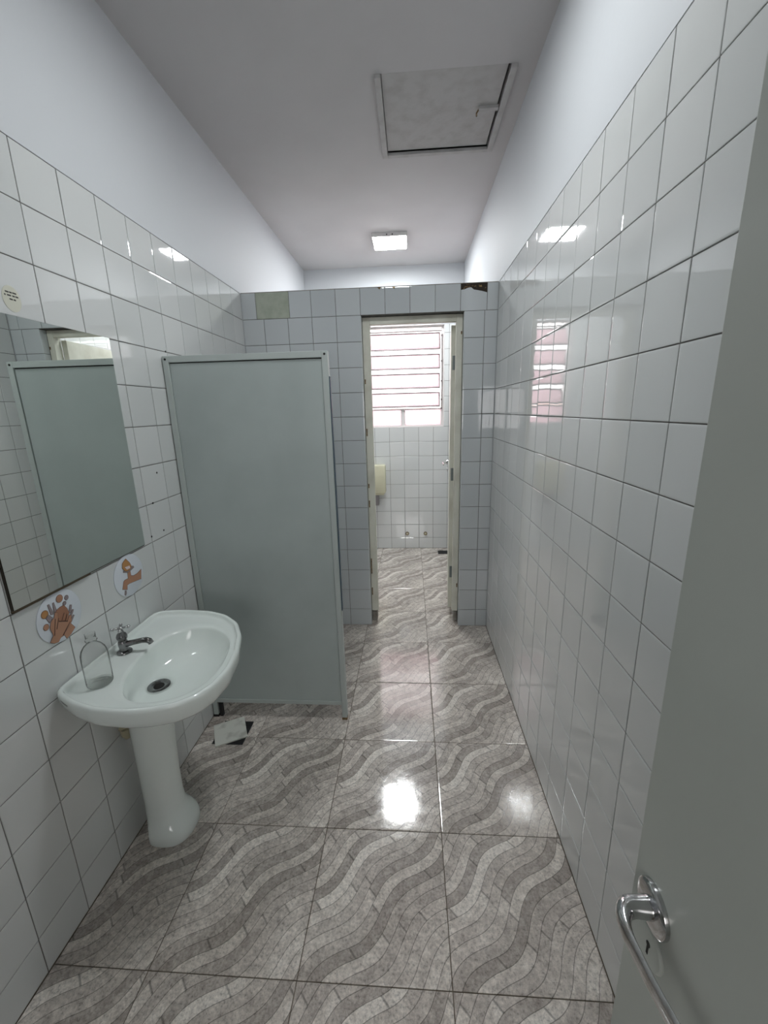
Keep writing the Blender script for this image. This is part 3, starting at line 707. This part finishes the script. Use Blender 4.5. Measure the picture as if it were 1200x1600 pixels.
R_ = [ring_c(.05, .600), ring_c(.10, .604, (-1.46, 1.212)), ring_mix(ring_c(.12, 0, (-1.45, 1.21)), ring_o(.86, 0), .35, .640), ring_mix(ring_c(.12, 0, (-1.45, 1.21)), ring_o(.92, 0), .75, .683), ring_o(.92, .708), ring_o(.96, .720), ring_o(.985, .738), ring_o(.997, .757), ring_o(1.0, .770), rim_in(.002, ZR - .004), rim_in(.006, ZR - .0005), rim_in(.010, ZR), rim_in(.014, ZR - .001), rim_in(.0165, ZR - .006), rim_in(.0185, ZR - .0125), rim_in(.022, ZR - .0155),
      ring_mix(rim_in(.026, 0), bowl0, .12, ZR - .016), ring_mix(rim_in(.026, 0), bowl0, .6, ZR - .016), ring_mix(rim_in(.026, 0), bowl0, .92, ZR - .0155), ring_i(1.0, ZR - .018), ring_mix(bowl0, ring_c(.042, 0, DR), .018, ZR - .025), ring_mix(bowl0, ring_c(.042, 0, DR), .045, ZR - .038), ring_mix(bowl0, ring_c(.042, 0, DR), .11, ZR - .060), ring_mix(bowl0, ring_c(.042, 0, DR), .22, ZR - .082), ring_mix(bowl0, ring_c(.042, 0, DR), .38, ZR - .098), ring_mix(bowl0, ring_c(.042, 0, DR), .58, ZR - .108), ring_mix(bowl0, ring_c(.042, 0, DR), .78, ZR - .113), ring_mix(bowl0, ring_c(.042, 0, DR), .93, ZR - .1155), ring_c(.038, ZR - .118, DR), ring_c(.037, ZR - .121, DR), ring_c(.010, ZR - .122, DR)]
wb_ = empty('washbasin', (-1.47, 1.215, 0)); tag(wb_, 'white porcelain washbasin on a pedestal against the left wall', 'washbasin')
bm = BM(); rv = [[bm.verts.new(p) for p in r] for r in R_]
for a, b in zip(rv, rv[1:]):
    for k in range(NB): bm.faces.new((a[k], a[(k + 1) % NB], b[(k + 1) % NB], b[k]))
bm.faces.new(rv[0][::-1]); bm.faces.new(rv[-1])
basin = obj('basin', bm, M_porc, wb_, 'all')
bm = BM(); lathe(bm, (DR.x, DR.y, ZR - .1205), [(.036, 0), (.036, .003), (.031, .0046), (.023, .003), (.0165, .0005), (.0165, -.001)], Z_, 32, cap=False); dr_ = obj('drain_ring', bm, M_chrome_dark, basin, 30)
bm = BM(); lathe(bm, (DR.x, DR.y, ZR - .1202), [(.0001, 0), (.0168, 0), (.0168, .0012), (.0001, .0012)], Z_, 20); obj('drain_hole', bm, M_dark, basin)
# faint maker's mark on the side of the rim
bm = BM()
side = sorted((p[0], p[1]) for p in ring_o(.9995, 0) if p[1] < CC.y - .1 and p[0] < -1.45)
def side_y(x):
    for (x0, y0), (x1, y1) in zip(side, side[1:]):
        if x0 <= x <= x1: return y0 + (y1 - y0) * (x - x0) / max(1e-9, x1 - x0)
    return side[0][1]
for u, wd, hg in ((.0, .009, .0065), (.013, .005, .005), (.0195, .004, .004), (.025, .004, .004), (.0305, .004, .004)):
    xa_, xb_ = -1.566 + u, -1.566 + u + wd; z_ = .7605
    poly_plate(bm, [Vector((xa_, side_y(xa_) + .0015, z_)), Vector((xb_, side_y(xb_) + .0015, z_)), Vector((xb_, side_y(xb_) + .0015, z_ + hg)), Vector((xa_, side_y(xa_) + .0015, z_ + hg))], (-.0009, -.0021, 0))
obj('maker_mark', bm, mat('grey_mark', (.30, .32, .31), .5), basin)
# pedestal
def ped_ring(cx, cy, r, z, rx=1.0, back=None, sq=2.0):
    o = []
    for k in range(48):
        a = 2 * math.pi * k / 48; ca, sa = math.cos(a), math.sin(a)
        x = cx + r * rx * math.copysign(abs(ca) ** (2 / sq), ca); y = cy + r * math.copysign(abs(sa) ** (2 / sq), sa)
        if back is not None: x = max(x, back)
        o.append((x, y, z))
    return o
pr = [ped_ring(-1.483, 1.215, .088, .0005, 1.0, -1.532, 2.5), ped_ring(-1.483, 1.215, .090, .010, 1.0, -1.532, 2.5), ped_ring(-1.485, 1.215, .090, .028, 1.0, -1.532, 2.5), ped_ring(-1.489, 1.216, .087, .046, 1.0, -1.532, 2.5), ped_ring(-1.495, 1.218, .080, .064, 1.0, -1.542, 2.3), ped_ring(-1.501, 1.219, .073, .084, 1.0, -1.560), ped_ring(-1.505, 1.220, .0690, .110, 1.0, -1.563), ped_ring(-1.507, 1.221, .0675, .150, 1.0, -1.565),
      ped_ring(-1.507, 1.221, .0680, .25, 1.0, -1.565), ped_ring(-1.503, 1.220, .070, .38, 1.0, -1.565), ped_ring(-1.497, 1.219, .074, .50, 1.0, -1.565), ped_ring(-1.490, 1.218, .080, .58, 1.0, -1.565), ped_ring(-1.486, 1.217, .086, .652, 1.0, -1.565)]
bm = BM(); rv = [[bm.verts.new(p) for p in r] for r in pr]
for a, b in zip(rv, rv[1:]):
    for k in range(48): bm.faces.new((a[k], a[(k + 1) % 48], b[(k + 1) % 48], b[k]))
bm.faces.new(rv[0][::-1]); bm.faces.new(rv[-1]); obj('pedestal', bm, M_porc, wb_, 50)
bm = BM(); tube(bm, [(-W + .003, 1.196, .470), (-1.594, 1.196, .466), (-1.586, 1.197, .452), (-1.585, 1.198, .425)], [.013, .014, .0125, .011], 14); obj('waste_pipe', bm, M_pvc, wb_, True)
bm = BM(); lathe(bm, (-1.586, 1.1965, .452), [(.013, -.016), (.0175, -.013), (.0185, .0), (.0175, .013), (.013, .016)], Z_, 14); obj('pipe_nut', bm, M_pvc, wb_, 40)

# ------------------------------------------------------------------ tap
tx, ty, tz = -1.545, 1.214, ZR - .0150
t = empty('tap', (tx, ty, tz)); tag(t, 'old chrome pillar tap with a cross handle on the basin deck', 'tap')
bm = BM(); lathe(bm, (tx, ty, tz), [(.0235, 0), (.0245, .002), (.0235, .005), (.017, .0085), (.012, .010)], Z_, 28); obj('base_flange', bm, M_chrome_dark, t, 40)
bm = BM(); lathe(bm, (tx, ty, tz), [(.0145, .006), (.0145, .020), (.0160, .032), (.0150, .041), (.0125, .046), (.0145, .050), (.0170, .055), (.0175, .062), (.0140, .071), (.0085, .076), (.0065, .088)], Z_, 24); obj('tap_body', bm, M_chrome_dark, t, 50)
bm = BM()
sp_ = [(0, 0, .031), (.018, .002, .033), (.040, .006, .0365), (.062, .010, .040), (.076, .013, .0405), (.086, .0155, .036), (.090, .0165, .027)]
tube(bm, [Vector((tx, ty, tz)) + Vector(q) for q in sp_], [.0115, .0100, .0092, .0092, .0098, .0100, .0095], 16); obj('spout', bm, M_chrome_dark, t, 'all')
ch = Vector((tx, ty, tz + .092))
bm = BM(); lathe(bm, ch, [(.0001, -.004), (.008, -.004), (.0088, 0), (.0075, .005), (.0001, .006)], Z_, 18)
for k in range(4):
    a = math.radians(32 + 90 * k); dv = Vector((math.cos(a), math.sin(a), 0))
    tube(bm, [ch, ch + dv * .016, ch + dv * .021], [.0040, .0036, .0046], 10)
    bmesh.ops.create_uvsphere(bm, u_segments=12, v_segments=8, radius=.0064, matrix=Matrix.Translation(ch + dv * .0245))
obj('cross_handle', bm, M_chrome, t, 'all')

# ------------------------------------------------------------------ bottle
bx, by, bz = -1.507, 1.048, ZR - .0162
b = empty('plastic_bottle', (bx, by, bz)); tag(b, 'empty clear plastic bottle without a cap beside the tap', 'bottle')
bm = BM(); prof = [(.0001, .004), (.020, .0045), (.030, .001), (.0345, .003), (.0360, .008), (.0362, .090), (.0352, .106), (.031, .120), (.023, .132), (.0155, .139), (.0138, .142), (.0138, .148), (.0162, .149), (.0162, .151), (.0132, .152), (.0132, .171), (.0140, .172), (.0128, .1725)]
lathe(bm, (bx, by, bz), prof, Z_, 36, cap=False); obj('bottle_body', bm, M_clear, b, 'all')
bm = BM()
for z in (.156, .161, .166): lathe(bm, (bx, by, bz + z), [(.0133, 0), (.0142, .001), (.0133, .002)], Z_, 24, cap=False)
obj('neck_thread', bm, M_clear, b, 'all')
bm = BM(); lathe(bm, (bx, by, bz + .0035), [(.0001, .0), (.0335, .001), (.0345, .003), (.0345, .0045), (.0001, .0045)], Z_, 30); obj('base_ring', bm, M_clear, b, True)

# ------------------------------------------------------------------ floor drain and the loose tile on it
bm = BM(); box(bm, -1.528, -1.373, 1.618, 1.772, -.002, -.0005)
dr2 = tag(obj('floor_drain', bm, M_black), 'black square floor drain half covered by a loose tile', 'drain')
for k in range(9):
    bm = BM(); y = 1.628 + k * .0165; box(bm, -1.522, -1.379, y, y + .006, -.0006, .0006); obj('grate_bar', bm, M_black, dr2)
c4 = [(-1.577, 1.728), (-1.442, 1.800), (-1.363, 1.668), (-1.486, 1.592)]
# square tile fitted to those corners
cx = sum(p[0] for p in c4) / 4; cy = sum(p[1] for p in c4) / 4; ang = math.atan2(1.800 - 1.728, -1.442 + 1.577)
bm = BM(); Rz = Matrix.Rotation(ang, 4, 'Z'); vs = box(bm, cx - .0755, cx + .0755, cy - .0755, cy + .0755, .0004, .0075, .0008, rot=Rz, piv=(cx, cy, 0))
tag(obj('loose_tile', bm, mat('old_cream_tile', (.72, .73, .67), .3, mottle=(18, (.52, .52, .47), .52, .68)), base=True), 'loose cream tile lying askew over the black floor drain', 'tile')

# ------------------------------------------------------------------ far room fittings
dp = empty('paper_dispenser', (-.945, D2 - .06, .82)); tag(dp, 'yellowed cream plastic paper dispenser on the far wall', 'dispenser')
bm = BM(); box(bm, -1.07, -.822, D2 - .115, D2, .668, .985, .018); obj('dispenser_cover', bm, M_cream, dp, 40)
bm = BM(); box(bm, -1.05, -.842, D2 - .100, D2 - .02, .652, .670, .003); obj('dispenser_tray', bm, M_cream, dp)
bm = BM(); box(bm, -.985, -.905, D2 - .060, D2 - .003, .525, .648, .006); tag(obj('wall_valve', bm, mat('grey_plastic', (.28, .26, .27), .4)), 'small grey fitting on the far wall below the dispenser', 'fitting')
for x in (-.592, -.384):
    e = empty('pipe_outlet', (x, D2, .177)); tag(e, 'capped pipe outlet low on the far wall, %s of the pair' % ('left' if x < -.5 else 'right'), 'pipe outlet', 'pipe outlets under the window')
    bm = BM(); lathe(bm, (x, D2 + .002, .177), [(.015, 0), (.021, 0), (.021, .009), (.014, .009), (.014, .002)], -Y_, 20, cap=False); obj('outlet_ring', bm, M_rust, e, 30)
    bm = BM(); lathe(bm, (x, D2 + .002, .177), [(.014, 0), (.0135, .006)], -Y_, 20); obj('outlet_plug', bm, M_cream, e)
bm = BM(); box(bm, -.250, -.110, 4.335, 4.445, .0006, .0022); fd = tag(obj('floor_drain', bm, M_black), 'small black floor drain at the far door edge under the window', 'drain')
for k in range(5):
    bm = BM(); box(bm, -.244, -.116, 4.345 + k * .02, 4.352 + k * .02, .0022, .0034); obj('grate_bar', bm, M_black, fd)
